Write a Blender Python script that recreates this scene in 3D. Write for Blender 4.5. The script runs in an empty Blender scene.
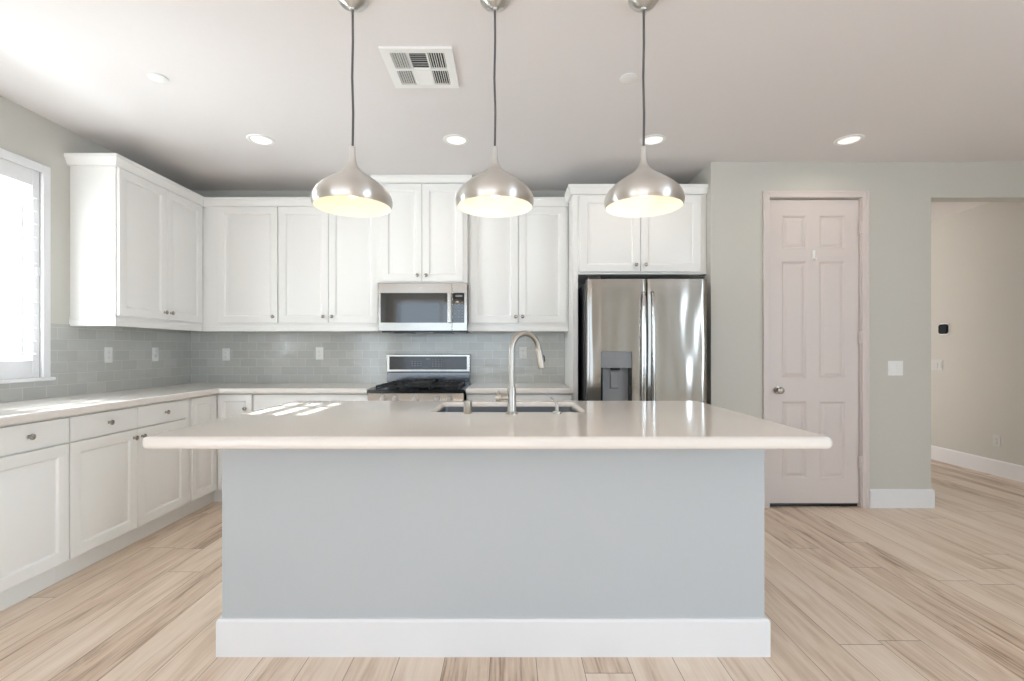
import bpy, bmesh, math, random
from mathutils import Vector, Matrix

random.seed(7)
S = bpy.context.scene
C = S.collection
PI = math.pi

# ------------------------------------------------------------------ camera
F_PX, VPX, VPY, CAM_H = 485.0, 509.0, 350.0, 1.249
cam_d = bpy.data.cameras.new('camera')
cam = bpy.data.objects.new('camera', cam_d)
C.objects.link(cam)
cam.location = (0, 0, CAM_H)
cam.rotation_euler = (PI / 2, 0, 0)
cam_d.sensor_width = 36.0
cam_d.lens = 36.0 * F_PX / 1024.0
cam_d.shift_x = (512.0 - VPX) / 1024.0
cam_d.shift_y = (VPY - 340.5) / 1024.0
cam_d.clip_start = 0.05
S.camera = cam

# ------------------------------------------------------------------ world, sun, daylight, exposure
S.view_settings.view_transform = 'Standard'
S.view_settings.look = 'None'
S.view_settings.gamma = 1.0
S.view_settings.use_curve_mapping = False
S.view_settings.exposure = 0.0
LV = dict(sun=31.0, sky=2.1, rear=19.0, right=116.0, patio=20.0, win=130.0, uplight=435.0, hall=34.0, pend=0.58, can=0.7, glow=0.08)   # lamp and daylight levels
S.cycles.max_bounces = 10
S.cycles.diffuse_bounces = 6
S.cycles.sample_clamp_indirect = 20.0

W = bpy.data.worlds.new('daylight_sky')
S.world = W
W.use_nodes = True
W.node_tree.nodes['Background'].inputs[0].default_value = (0.74, 0.87, 1.0, 1)
W.node_tree.nodes['Background'].inputs[1].default_value = LV['sky']


def light(name, kind, loc, energy, color=(1, 1, 1), rot=(0, 0, 0), parent=None, **kw):
    d = bpy.data.lights.new(name, kind)
    d.energy = energy
    d.color = color
    for k, v in kw.items():
        setattr(d, k, v)
    o = bpy.data.objects.new(name, d)
    C.objects.link(o)
    o.location = loc
    o.rotation_euler = rot
    if parent:
        o.parent = parent
    return o


SUN_DIR = Vector((2.80, -0.33, -1.80)).normalized()
sun = light('sun', 'SUN', (-8, 3, 6), LV['sun'], (0.97, 0.98, 1.0), angle=math.radians(0.6))
sun.rotation_euler = SUN_DIR.to_track_quat('-Z', 'Y').to_euler()
COOL = (0.68, 0.84, 1.0)
WARM = (1.0, 0.87, 0.72)
# daylight lamps; the right-hand and the upward one are added to brighten
light('rear_window_daylight', 'AREA', (-1.1, -3.42, 1.35), LV['rear'], COOL, (PI / 2, 0, 0), shape='RECTANGLE', size=3.0, size_y=2.2)
light('added_right_fill', 'AREA', (4.80, -1.6, 1.45), LV['right'], COOL, (0, PI / 2, 0), shape='RECTANGLE', size=1.7, size_y=2.0)  # added fill lamp, brightens the left wall and left cabinets
light('patio_door_daylight', 'AREA', (-2.93, -1.7, 1.15), LV['patio'], COOL, (0, -PI / 2, 0), shape='RECTANGLE', size=2.2, size_y=2.2)
light('added_uplight', 'AREA', (-4.1, 2.5, 0.75), LV['uplight'], (0.84, 0.93, 1.0), (0, math.radians(-128), 0), shape='RECTANGLE', size=1.2, size_y=1.6)  # added lamp, throws light up through the shutters onto the ceiling
light('kitchen_window_daylight', 'AREA', (-3.35, 2.5, 1.75), LV['win'], (0.93, 0.97, 1.0), (0, -PI / 2, 0), shape='RECTANGLE', size=1.1, size_y=1.6)
light('hall_daylight', 'AREA', (4.2, 8.6, 1.5), LV['hall'], COOL, (-PI / 2, 0, 0), shape='RECTANGLE', size=1.0, size_y=2.0)

# ------------------------------------------------------------------ materials
def lin(r, g, b):
    f = lambda c: (c / 255 / 12.92) if c / 255 <= 0.04045 else ((c / 255 + 0.055) / 1.055) ** 2.4
    return (f(r), f(g), f(b), 1.0)


def mat(name, rgb, rough=0.5, metal=0.0, noise=0.02, nscale=30.0, bump=0.0, bscale=200.0, spec=0.5, coat=0.0):
    m = bpy.data.materials.new(name)
    m.use_nodes = True
    nt = m.node_tree
    b = nt.nodes['Principled BSDF']
    col = lin(*rgb)
    b.inputs['Roughness'].default_value = rough
    b.inputs['Metallic'].default_value = metal
    b.inputs['Specular IOR Level'].default_value = spec
    b.inputs['Coat Weight'].default_value = coat
    b.inputs['Coat Roughness'].default_value = 0.05
    n = nt.nodes.new('ShaderNodeTexNoise')
    n.inputs['Scale'].default_value = nscale
    tc = nt.nodes.new('ShaderNodeTexCoord')
    nt.links.new(tc.outputs['Object'], n.inputs['Vector'])
    mx = nt.nodes.new('ShaderNodeMix')
    mx.data_type = 'RGBA'
    mx.inputs['A'].default_value = tuple(c * (1 - noise) for c in col[:3]) + (1,)
    mx.inputs['B'].default_value = tuple(min(1, c * (1 + noise)) for c in col[:3]) + (1,)
    nt.links.new(n.outputs['Fac'], mx.inputs['Factor'])
    nt.links.new(mx.outputs['Result'], b.inputs['Base Color'])
    if bump:
        n2 = nt.nodes.new('ShaderNodeTexNoise')
        n2.inputs['Scale'].default_value = bscale
        nt.links.new(tc.outputs['Object'], n2.inputs['Vector'])
        bp = nt.nodes.new('ShaderNodeBump')
        bp.inputs['Strength'].default_value = bump
        bp.inputs['Distance'].default_value = 0.002
        nt.links.new(n2.outputs['Fac'], bp.inputs['Height'])
        nt.links.new(bp.outputs['Normal'], b.inputs['Normal'])
    return m


def emit(name, rgb, strength):
    m = bpy.data.materials.new(name)
    m.use_nodes = True
    b = m.node_tree.nodes['Principled BSDF']
    b.inputs['Base Color'].default_value = (0.9, 0.9, 0.9, 1)
    b.inputs['Emission Color'].default_value = lin(*rgb)
    b.inputs['Emission Strength'].default_value = strength
    return m


M_CAB = mat('white_cabinet_paint', (239, 238, 235), 0.35, noise=0.008)
M_TRIM = mat('white_trim_paint', (231, 231, 232), 0.4, noise=0.008)
M_WALL = mat('grey_wall_paint', (201, 199, 191), 0.75, noise=0.01, bump=0.08, bscale=260)
M_ISL = mat('island_grey_paint', (186, 190, 192), 0.7, noise=0.01, bump=0.08, bscale=260)
M_CEIL = mat('ceiling_paint', (226, 222, 221), 0.85, noise=0.01, bump=0.06, bscale=220)
M_DOOR = mat('door_paint', (215, 205, 200), 0.45, noise=0.008)
M_NICKEL = mat('brushed_nickel', (180, 175, 167), 0.3, 1.0, noise=0.04, nscale=90)
M_KNOB = mat('satin_nickel_knob', (168, 164, 157), 0.25, 1.0)
M_CHROME = mat('polished_steel_trim', (205, 205, 205), 0.12, 1.0)
M_KNOBR = mat('silver_range_knob', (214, 212, 208), 0.35, 0.6)
M_POLISH = mat('dark_polished_steel', (120, 122, 126), 0.12, 1.0)
M_DARK = mat('dark_grey_plastic', (48, 49, 52), 0.4)
M_BLACK = mat('black_enamel', (16, 16, 17), 0.18)
M_IRON = mat('cast_iron', (24, 24, 25), 0.5, bump=0.3, bscale=300)
M_BGLASS = mat('black_glass', (22, 24, 26), 0.04, spec=0.9, coat=0.6)
M_PANEL = mat('dark_control_glass', (44, 42, 42), 0.12, coat=0.3)
M_PRINT = mat('printed_legend', (128, 128, 132), 0.5)
M_PLATE = mat('white_plate_plastic', (236, 236, 234), 0.35)
M_PLATE_SHADED = mat('shaded_white_plate_plastic', (206, 206, 203), 0.4)  # white plate plastic with the hall's shade put into its colour
M_SLOT = mat('socket_slot', (70, 70, 70), 0.6)
M_CORD = mat('grey_fabric_cord', (92, 90, 90), 0.8, noise=0.1, nscale=400)
M_LINER = mat('white_shade_liner', (242, 232, 216), 0.5)
M_GREYPL = mat('grey_dispenser_plastic', (136, 137, 139), 0.4)
M_VOID = mat('vent_duct_shade', (60, 60, 60), 0.9)
M_THERMO = mat('black_thermostat_glass', (7, 7, 8), 0.5, spec=0.2)
M_SINK = mat('brushed_sink_steel', (150, 152, 155), 0.3, 1.0)
M_BULB = emit('warm_bulb', (255, 226, 186), 14.0 * LV['glow'])
M_CAN = emit('recessed_lamp', (255, 246, 232), 9.0 * LV['glow'])


def steel(name, rgb, rough, wav=0.0, stretch=(1, 1, 1), wscale=4.0):
    """brushed stainless sheet with a slight vertical ripple"""
    m = mat(name, rgb, rough, 1.0, noise=0.03, nscale=8)
    nt = m.node_tree
    b = nt.nodes['Principled BSDF']
    tc = nt.nodes.new('ShaderNodeTexCoord')
    mp = nt.nodes.new('ShaderNodeMapping')
    mp.inputs['Scale'].default_value = stretch
    n = nt.nodes.new('ShaderNodeTexNoise')
    n.inputs['Scale'].default_value = wscale
    n.inputs['Detail'].default_value = 1.0
    bp = nt.nodes.new('ShaderNodeBump')
    bp.inputs['Strength'].default_value = 1.0
    bp.inputs['Distance'].default_value = wav
    nt.links.new(tc.outputs['Object'], mp.inputs['Vector'])
    nt.links.new(mp.outputs['Vector'], n.inputs['Vector'])
    nt.links.new(n.outputs['Fac'], bp.inputs['Height'])
    nt.links.new(bp.outputs['Normal'], b.inputs['Normal'])
    return m


M_STEEL = steel('stainless_sheet', (182, 178, 172), 0.2, 0.004, (1, 1, 1), 3)
M_FRIDGE = steel('stainless_fridge_skin', (164, 158, 151), 0.15, 0.02, (2.2, 1.0, 0.5), 2.2)
M_SHADE = mat('spun_aluminium', (220, 217, 212), 0.36, 1.0, noise=0.03, nscale=20)
_b = M_SHADE.node_tree.nodes['Principled BSDF']
_b.inputs['Anisotropic'].default_value = 0.9
_b.inputs['Anisotropic Rotation'].default_value = 0.25
_tg = M_SHADE.node_tree.nodes.new('ShaderNodeTangent')
_tg.direction_type = 'RADIAL'
_tg.axis = 'Z'
M_SHADE.node_tree.links.new(_tg.outputs[0], _b.inputs['Tangent'])


def mnode(nt, op, a, b=None, c=None):
    n = nt.nodes.new('ShaderNodeMath')
    n.operation = op
    for i, v in enumerate((a, b, c)):
        if v is None:
            continue
        if isinstance(v, (int, float)):
            n.inputs[i].default_value = v
        else:
            nt.links.new(v, n.inputs[i])
    return n.outputs[0]


def floor_material():
    m = bpy.data.materials.new('oak_plank_flooring')
    m.use_nodes = True
    nt = m.node_tree
    b = nt.nodes['Principled BSDF']
    L = nt.links.new
    geo = nt.nodes.new('ShaderNodeNewGeometry')
    sep = nt.nodes.new('ShaderNodeSeparateXYZ')
    L(geo.outputs['Position'], sep.inputs[0])
    PW, PL = 0.1846, 1.26
    u = mnode(nt, 'DIVIDE', mnode(nt, 'ADD', sep.outputs['X'], 20 * PW + 0.0755), PW)
    row = mnode(nt, 'FLOOR', u)
    fu = mnode(nt, 'FRACT', u)
    wn = nt.nodes.new('ShaderNodeTexWhiteNoise')
    wn.noise_dimensions = '1D'
    L(row, wn.inputs['W'])
    v = mnode(nt, 'ADD', mnode(nt, 'DIVIDE', sep.outputs['Y'], PL), mnode(nt, 'MULTIPLY_ADD', wn.outputs['Value'], 7.0, 20.0))
    idx = mnode(nt, 'FLOOR', v)
    fv = mnode(nt, 'FRACT', v)
    cmb = nt.nodes.new('ShaderNodeCombineXYZ')
    L(row, cmb.inputs[0]); L(idx, cmb.inputs[1])
    wn2 = nt.nodes.new('ShaderNodeTexWhiteNoise')
    wn2.noise_dimensions = '2D'
    L(cmb.outputs[0], wn2.inputs['Vector'])
    # grain
    cg = nt.nodes.new('ShaderNodeCombineXYZ')
    L(mnode(nt, 'MULTIPLY', sep.outputs['X'], 11.0), cg.inputs[0])
    L(mnode(nt, 'MULTIPLY', sep.outputs['Y'], 1.3), cg.inputs[1])
    L(mnode(nt, 'MULTIPLY', wn2.outputs['Value'], 37.0), cg.inputs[2])
    n1 = nt.nodes.new('ShaderNodeTexNoise')
    n1.inputs['Scale'].default_value = 1.0; n1.inputs['Detail'].default_value = 5.0; n1.inputs['Roughness'].default_value = 0.6
    n1.inputs['Distortion'].default_value = 1.1
    L(cg.outputs[0], n1.inputs['Vector'])
    cg2 = nt.nodes.new('ShaderNodeCombineXYZ')
    L(mnode(nt, 'MULTIPLY', sep.outputs['X'], 95.0), cg2.inputs[0])
    L(mnode(nt, 'MULTIPLY', sep.outputs['Y'], 3.0), cg2.inputs[1])
    L(mnode(nt, 'MULTIPLY', wn2.outputs['Value'], 51.0), cg2.inputs[2])
    n2 = nt.nodes.new('ShaderNodeTexNoise')
    n2.inputs['Scale'].default_value = 1.0; n2.inputs['Detail'].default_value = 3.0
    L(cg2.outputs[0], n2.inputs['Vector'])
    g = mnode(nt, 'ADD', mnode(nt, 'MULTIPLY', n1.outputs['Fac'], 0.66), mnode(nt, 'MULTIPLY', n2.outputs['Fac'], 0.34))
    g = mnode(nt, 'ADD', g, mnode(nt, 'MULTIPLY_ADD', wn2.outputs['Value'], 0.22, -0.11))
    rmp = nt.nodes.new('ShaderNodeValToRGB')
    cr = rmp.color_ramp
    cr.elements[0].position = 0.32; cr.elements[0].color = lin(164, 137, 114)
    cr.elements[1].position = 0.74; cr.elements[1].color = lin(240, 225, 208)
    e = cr.elements.new(0.42); e.color = lin(211, 188, 165)
    e = cr.elements.new(0.55); e.color = lin(229, 210, 190)
    L(g, rmp.inputs['Fac'])
    # grooves
    du = mnode(nt, 'MINIMUM', fu, mnode(nt, 'SUBTRACT', 1.0, fu))
    dv = mnode(nt, 'MINIMUM', fv, mnode(nt, 'SUBTRACT', 1.0, fv))
    gu = mnode(nt, 'LESS_THAN', du, 0.0075)
    gv = mnode(nt, 'LESS_THAN', dv, 0.0014)
    gr = mnode(nt, 'MAXIMUM', gu, gv)
    mx = nt.nodes.new('ShaderNodeMix'); mx.data_type = 'RGBA'
    L(mnode(nt, 'MULTIPLY', gr, 0.75), mx.inputs['Factor'])
    L(rmp.outputs['Color'], mx.inputs['A'])
    mx.inputs['B'].default_value = lin(96, 76, 62)
    L(mx.outputs['Result'], b.inputs['Base Color'])
    b.inputs['Roughness'].default_value = 0.34
    bp = nt.nodes.new('ShaderNodeBump')
    bp.inputs['Strength'].default_value = 0.25
    bp.inputs['Distance'].default_value = 0.001
    L(mnode(nt, 'SUBTRACT', g, mnode(nt, 'MULTIPLY', gr, 1.0)), bp.inputs['Height'])
    L(bp.outputs['Normal'], b.inputs['Normal'])
    return m


def tile_material(name, axis):
    m = bpy.data.materials.new(name)
    m.use_nodes = True
    nt = m.node_tree
    b = nt.nodes['Principled BSDF']
    L = nt.links.new
    geo = nt.nodes.new('ShaderNodeNewGeometry')
    sep = nt.nodes.new('ShaderNodeSeparateXYZ')
    L(geo.outputs['Position'], sep.inputs[0])
    cmb = nt.nodes.new('ShaderNodeCombineXYZ')
    L(mnode(nt, 'ADD', sep.outputs[axis], 6.08), cmb.inputs[0])
    L(mnode(nt, 'ADD', sep.outputs['Z'], -0.942 + 0.076 * 20), cmb.inputs[1])
    br = nt.nodes.new('ShaderNodeTexBrick')
    br.inputs['Scale'].default_value = 1.0
    br.inputs['Brick Width'].default_value = 0.152
    br.inputs['Row Height'].default_value = 0.076
    br.inputs['Mortar Size'].default_value = 0.002
    br.inputs['Mortar Smooth'].default_value = 0.2
    br.inputs['Color1'].default_value = lin(186, 187, 183)
    br.inputs['Color2'].default_value = lin(197, 198, 193)
    br.inputs['Mortar'].default_value = lin(212, 212, 208)
    L(cmb.outputs[0], br.inputs['Vector'])
    L(br.outputs['Color'], b.inputs['Base Color'])
    b.inputs['Roughness'].default_value = 0.08
    b.inputs['Coat Weight'].default_value = 0.4
    b.inputs['Coat Roughness'].default_value = 0.03
    # every tile sits at its own slight tilt
    sx = mnode(nt, 'DIVIDE', sep.outputs[axis], 0.152)
    sz = mnode(nt, 'DIVIDE', sep.outputs['Z'], 0.076)
    c2 = nt.nodes.new('ShaderNodeCombineXYZ')
    L(sx, c2.inputs[0]); L(sz, c2.inputs[1])
    nz = nt.nodes.new('ShaderNodeTexNoise')
    nz.inputs['Scale'].default_value = 0.9
    nz.inputs['Detail'].default_value = 1
    L(c2.outputs[0], nz.inputs['Vector'])
    h = mnode(nt, 'ADD', mnode(nt, 'MULTIPLY', br.outputs['Fac'], -0.35), mnode(nt, 'MULTIPLY', nz.outputs['Fac'], 3.5))
    bp = nt.nodes.new('ShaderNodeBump')
    bp.inputs['Strength'].default_value = 0.8
    bp.inputs['Distance'].default_value = 0.002
    L(h, bp.inputs['Height'])
    L(bp.outputs['Normal'], b.inputs['Normal'])
    return m


def quartz_material():
    m = mat('white_quartz', (229, 223, 216), 0.10, noise=0.03, nscale=260, spec=0.5)
    n = [x for x in m.node_tree.nodes if x.type == 'TEX_NOISE'][0]
    n.inputs['Detail'].default_value = 4
    return m


def glass_material():
    m = bpy.data.materials.new('window_glass')
    m.use_nodes = True
    nt = m.node_tree
    for x in list(nt.nodes):
        if x.type == 'BSDF_PRINCIPLED':
            nt.nodes.remove(x)
    out = nt.nodes['Material Output']
    tr = nt.nodes.new('ShaderNodeBsdfTransparent')
    tr.inputs[0].default_value = (0.96, 0.98, 0.97, 1)
    gl = nt.nodes.new('ShaderNodeBsdfGlossy')
    gl.inputs['Roughness'].default_value = 0.02
    mx = nt.nodes.new('ShaderNodeMixShader')
    fr = nt.nodes.new('ShaderNodeFresnel')
    fr.inputs['IOR'].default_value = 1.3
    nt.links.new(fr.outputs[0], mx.inputs[0])
    nt.links.new(tr.outputs[0], mx.inputs[1])
    nt.links.new(gl.outputs[0], mx.inputs[2])
    nt.links.new(mx.outputs[0], out.inputs['Surface'])
    return m


M_FLOOR = floor_material()
M_TILE_B = tile_material('glass_tile_back', 'X')
M_TILE_L = tile_material('glass_tile_left', 'Y')
M_QUARTZ = quartz_material()
M_GLASS = glass_material()

# ------------------------------------------------------------------ mesh helpers
def box(bm, x0, x1, y0, y1, z0, z1):
    v = [bm.verts.new(p) for p in ((x0, y0, z0), (x1, y0, z0), (x1, y1, z0), (x0, y1, z0),
                                   (x0, y0, z1), (x1, y0, z1), (x1, y1, z1), (x0, y1, z1))]
    for f in ((3, 2, 1, 0), (4, 5, 6, 7), (0, 1, 5, 4), (1, 2, 6, 5), (2, 3, 7, 6), (3, 0, 4, 7)):
        bm.faces.new([v[i] for i in f])


def boxes(*bs):
    bm = bmesh.new()
    for b in bs:
        box(bm, *b)
    return bm


def obj(name, bm, m, parent=None, bevel=0.0, seg=2, smooth=False, loc=None, rot=None):
    me = bpy.data.meshes.new(name)
    bmesh.ops.recalc_face_normals(bm, faces=bm.faces)
    bm.to_mesh(me)
    bm.free()
    return link(name, me, m, parent, bevel, seg, smooth, loc, rot)


def link(name, me, m, parent=None, bevel=0.0, seg=2, smooth=False, loc=None, rot=None):
    me.materials.clear()
    me.materials.append(m)
    if smooth or bevel:
        for p in me.polygons:
            p.use_smooth = True
        me.set_sharp_from_angle(angle=math.radians(38))
    o = bpy.data.objects.new(name, me)
    C.objects.link(o)
    if parent:
        o.parent = parent
    if loc:
        o.location = loc
    if rot:
        o.rotation_euler = rot
    if bevel:
        md = o.modifiers.new('bevel', 'BEVEL')
        md.width = bevel
        md.segments = seg
        md.limit_method = 'ANGLE'
        md.angle_limit = math.radians(40)
        md.harden_normals = True
    return o


def lathe(profile, seg=32, axis='Z', cap=True):
    """profile: (r, h) list revolved round an axis; 'Y' puts h along -Y (out of a front)"""
    bm = bmesh.new()
    rings = []
    for r, h in profile:
        if r < 1e-6:
            ps = [(0, 0, h)]
        else:
            ps = [(r * math.cos(2 * PI * i / seg), r * math.sin(2 * PI * i / seg), h) for i in range(seg)]
        if axis == 'Y':
            ps = [(x, -z, y) for x, y, z in ps]
        rings.append([bm.verts.new(p) for p in ps])
    for a, b in zip(rings, rings[1:]):
        if len(a) == 1 and len(b) == 1:
            continue
        for i in range(seg):
            j = (i + 1) % seg
            if len(a) == 1:
                bm.faces.new((a[0], b[i], b[j]))
            elif len(b) == 1:
                bm.faces.new((a[i], a[j], b[0]))
            else:
                bm.faces.new((a[i], a[j], b[j], b[i]))
    for r in (rings[0], rings[-1]):
        if cap and len(r) > 2 and profile[0] != profile[-1]:
            try:
                bm.faces.new(r)
            except ValueError:
                pass
    return bm


def tube(bm, pts, rad, seg=14, cap=True):
    pts = [Vector(p) for p in pts]
    n = len(pts)
    rads = rad if isinstance(rad, (list, tuple)) else [rad] * n
    t0 = (pts[1] - pts[0]).normalized()
    ref = Vector((0, 0, 1)) if abs(t0.z) < 0.9 else Vector((1, 0, 0))
    nrm = t0.cross(ref).normalized()
    rings = []
    for i, p in enumerate(pts):
        t = (pts[min(i + 1, n - 1)] - pts[max(i - 1, 0)]).normalized()
        nrm = (nrm - t * nrm.dot(t)).normalized()
        bn = t.cross(nrm)
        rings.append([bm.verts.new(p + (nrm * math.cos(2 * PI * k / seg) + bn * math.sin(2 * PI * k / seg)) * rads[i]) for k in range(seg)])
    for a, b in zip(rings, rings[1:]):
        for k in range(seg):
            bm.faces.new((a[k], a[(k + 1) % seg], b[(k + 1) % seg], b[k]))
    if cap:
        bm.faces.new(rings[0][::-1])
        bm.faces.new(rings[-1])


def sweep(path, profile):
    """extrude a closed (out, z) profile along a 2-D path, mitred; out is to the right of travel"""
    bm = bmesh.new()
    P = [Vector((x, y)) for x, y in path]
    rings = []
    for i, p in enumerate(P):
        def nr(a, b):
            d = (b - a).normalized()
            return Vector((d.y, -d.x))
        if i == 0:
            m = nr(P[0], P[1])
        elif i == len(P) - 1:
            m = nr(P[-2], P[-1])
        else:
            a, b = nr(P[i - 1], p), nr(p, P[i + 1])
            m = (a + b)
            m = m / m.dot(a)
        rings.append([bm.verts.new((p.x + m.x * o, p.y + m.y * o, z)) for o, z in profile])
    k = len(profile)
    for a, b in zip(rings, rings[1:]):
        for i in range(k):
            bm.faces.new((a[i], a[(i + 1) % k], b[(i + 1) % k], b[i]))
    bm.faces.new(rings[0])
    bm.faces.new(rings[-1][::-1])
    return bm


def panel_slab(w, h, t, xc, zc, panels, rings):
    """a slab, front at y=0 facing -Y, back at y=t; cells of the grid listed in panels carry nested
    rings (inset, depth behind the front)"""
    bm = bmesh.new()
    V = {}

    def vert(x, y, z):
        k = (round(x, 6), round(y, 6), round(z, 6))
        if k not in V:
            V[k] = bm.verts.new((x, y, z))
        return V[k]
    xs = [0] + list(xc) + [w]
    zs = [0] + list(zc) + [h]
    for i in range(len(xs) - 1):
        for j in range(len(zs) - 1):
            a, b, c, d = xs[i], xs[i + 1], zs[j], zs[j + 1]
            loop = [vert(a, 0, c), vert(b, 0, c), vert(b, 0, d), vert(a, 0, d)]
            if (i, j) not in panels:
                bm.faces.new(loop)
                continue
            for ins, dep in rings:
                nl = [vert(a + ins, dep, c + ins), vert(b - ins, dep, c + ins), vert(b - ins, dep, d - ins), vert(a + ins, dep, d - ins)]
                for k in range(4):
                    bm.faces.new((loop[k], loop[(k + 1) % 4], nl[(k + 1) % 4], nl[k]))
                loop = nl
            bm.faces.new(loop)
    # sides and back
    bt = [vert(0, t, 0), vert(w, t, 0), vert(w, t, h), vert(0, t, h)]
    bm.faces.new(bt[::-1])
    bot = [vert(x, 0, 0) for x in xs]
    top = [vert(x, 0, h) for x in xs]
    lef = [vert(0, 0, z) for z in zs]
    rig = [vert(w, 0, z) for z in zs]
    bm.faces.new([bt[0], bt[1]] + bot[::-1])
    bm.faces.new([bt[3], bt[2]] + top[::-1])
    bm.faces.new([bt[0], bt[3]] + lef[::-1])
    bm.faces.new([bt[1], bt[2]] + rig[::-1])
    return bm


def rounded_rect(x0, x1, y0, y1, r, n=8):
    pts = []
    for cx, cy, a0 in ((x1 - r, y1 - r, 0), (x0 + r, y1 - r, 90), (x0 + r, y0 + r, 180), (x1 - r, y0 + r, 270)):
        for i in range(n + 1):
            a = math.radians(a0 + 90 * i / n)
            pts.append((cx + r * math.cos(a), cy + r * math.sin(a)))
    return pts


def plate_mesh(name, loops, z0, z1, b, res=5):
    """flat slab from 2-D loops (holes allowed) with rounded edges of radius b"""
    cu = bpy.data.curves.new(name, 'CURVE')
    cu.dimensions = '2D'
    cu.fill_mode = 'BOTH'
    cu.extrude = (z1 - z0) / 2 - b
    cu.bevel_depth = b
    cu.bevel_resolution = res
    cu.offset = -b
    for lp in loops:
        s = cu.splines.new('POLY')
        s.points.add(len(lp) - 1)
        for p, (x, y) in zip(s.points, lp):
            p.co = (x, y, 0, 1)
        s.use_cyclic_u = True
    o = bpy.data.objects.new(name + '_curve', cu)
    C.objects.link(o)
    dg = bpy.context.evaluated_depsgraph_get()
    me = bpy.data.meshes.new_from_object(o.evaluated_get(dg))
    bpy.data.objects.remove(o)
    bpy.data.curves.remove(cu)
    me.name = name
    me.transform(Matrix.Translation((0, 0, (z0 + z1) / 2)))
    return me


def tag(o, label, cat=None, group=None, kind=None):
    o['label'] = label
    if cat:
        o['category'] = cat
    if group:
        o['group'] = group
    if kind:
        o['kind'] = kind
    return o


def thing(name, label, cat, loc=(0, 0, 0), rotz=0.0, group=None, kind=None):
    o = bpy.data.objects.new(name, None)
    o.empty_display_size = 0.1
    C.objects.link(o)
    o.location = loc
    o.rotation_euler = (0, 0, rotz)
    return tag(o, label, cat, group, kind)


def struct(name, bm, m, label, bevel=0.0):
    o = obj(name, bm, m, None, bevel)
    return tag(o, label, name.split('_')[0], kind='structure')


def kids(o):
    return [c for c in bpy.data.objects if c.parent == o]


def copy_tree(o, parent=None):
    c = o.copy()
    C.objects.link(c)
    if parent:
        c.parent = parent
    for ch in kids(o):
        copy_tree(ch, c)
    return c

# ------------------------------------------------------------------ the room
XL, XR, YB, YD, H = -2.98, 4.86, 4.537, 3.846, 2.74
XP0, XP1, YREAR, YHALL = 1.602, 3.347, -3.5, 8.7
WY0, WY1, WZ0, WZ1 = 1.89, 3.082, 1.075, 2.376       # kitchen window opening
PY0, PY1, PZ = -2.9, -0.6, 2.3                       # patio door opening

struct('floor', boxes((XL - 0.15, XR + 0.15, YREAR - 0.15, YHALL + 0.15, -0.1, 0)), M_FLOOR, 'light oak plank floor running from the kitchen into the hall')
struct('ceiling', boxes((XL - 0.15, XR + 0.15, YREAR - 0.15, YHALL + 0.15, H, H + 0.1)), M_CEIL, 'smooth off-white ceiling over kitchen and hall')
wl = struct('wall_left', boxes((XL - 0.15, XL, YREAR, PY0, 0, H), (XL - 0.15, XL, PY0, PY1, PZ, H), (XL - 0.15, XL, PY1, WY0, 0, H),
                               (XL - 0.15, XL, WY0, WY1, 0, WZ0), (XL - 0.15, XL, WY0, WY1, WZ1, H), (XL - 0.15, XL, WY1, YB + 0.15, 0, H)),
            M_WALL, 'grey painted wall with the shuttered window')
wb = struct('wall_back', boxes((XL, XP0, YB, YB + 0.15, 0, H)), M_WALL, 'grey kitchen wall behind the white cabinets and range')
DX0, DX1, DZ = 2.061, 2.796, 2.458
struct('wall_pantry', boxes((XP0, DX0, YD, YD + 0.115, 0, H), (DX0, DX1, YD, YD + 0.115, DZ, H), (DX1, XP1, YD, YD + 0.115, 0, H),
                            (XP1, XR, YD, YD + 0.115, 2.458, H), (XP0, XP0 + 0.1, YD + 0.115, YB + 0.15, 0, H),
                            (XP1 - 0.1, XP1, YD + 0.115, 5.3, 0, H), (XP0 + 0.1, XP1 - 0.1, 5.2, 5.3, 0, H)),
       M_WALL, 'grey-green wall that holds the pantry door and spans the hall opening')
struct('wall_right', boxes((XR, XR + 0.15, YREAR, -2.6, 0, H), (XR, XR + 0.15, -2.6, -0.6, 0, 0.6), (XR, XR + 0.15, -2.6, -0.6, 2.3, H), (XR, XR + 0.15, -0.6, YHALL, 0, H)), M_WALL, 'long grey hall wall with the black thermostat')
struct('wall_hall', boxes((XL, XR, YHALL, YHALL + 0.15, 0, H)), M_WALL, 'far end wall of the hall')
struct('wall_rear', boxes((XL, -2.8, YREAR - 0.15, YREAR, 0, H), (-2.8, 0.6, YREAR - 0.15, YREAR, 2.45, H), (-2.8, 0.6, YREAR - 0.15, YREAR, 0, 0.25),
                          (0.6, XR, YREAR - 0.15, YREAR, 0, H)), M_WALL, 'grey wall with the wide window behind the camera')

# backsplash tiles belong to their walls
bs = obj('backsplash', boxes((XL + 0.008, 0.519, YB - 0.008, YB, 0.942, 1.425)), M_TILE_B, wb)
bs['label'] = 'glossy grey glass subway tiles behind the range'
bs = obj('backsplash', boxes((XL, XL + 0.008, WY1 + 0.05, YB, 0.942, 1.422), (XL, XL + 0.008, 1.6, WY1 + 0.05, 0.942, 1.05)), M_TILE_L, wl)
bs['label'] = 'glossy grey glass subway tiles between window and corner'

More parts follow.
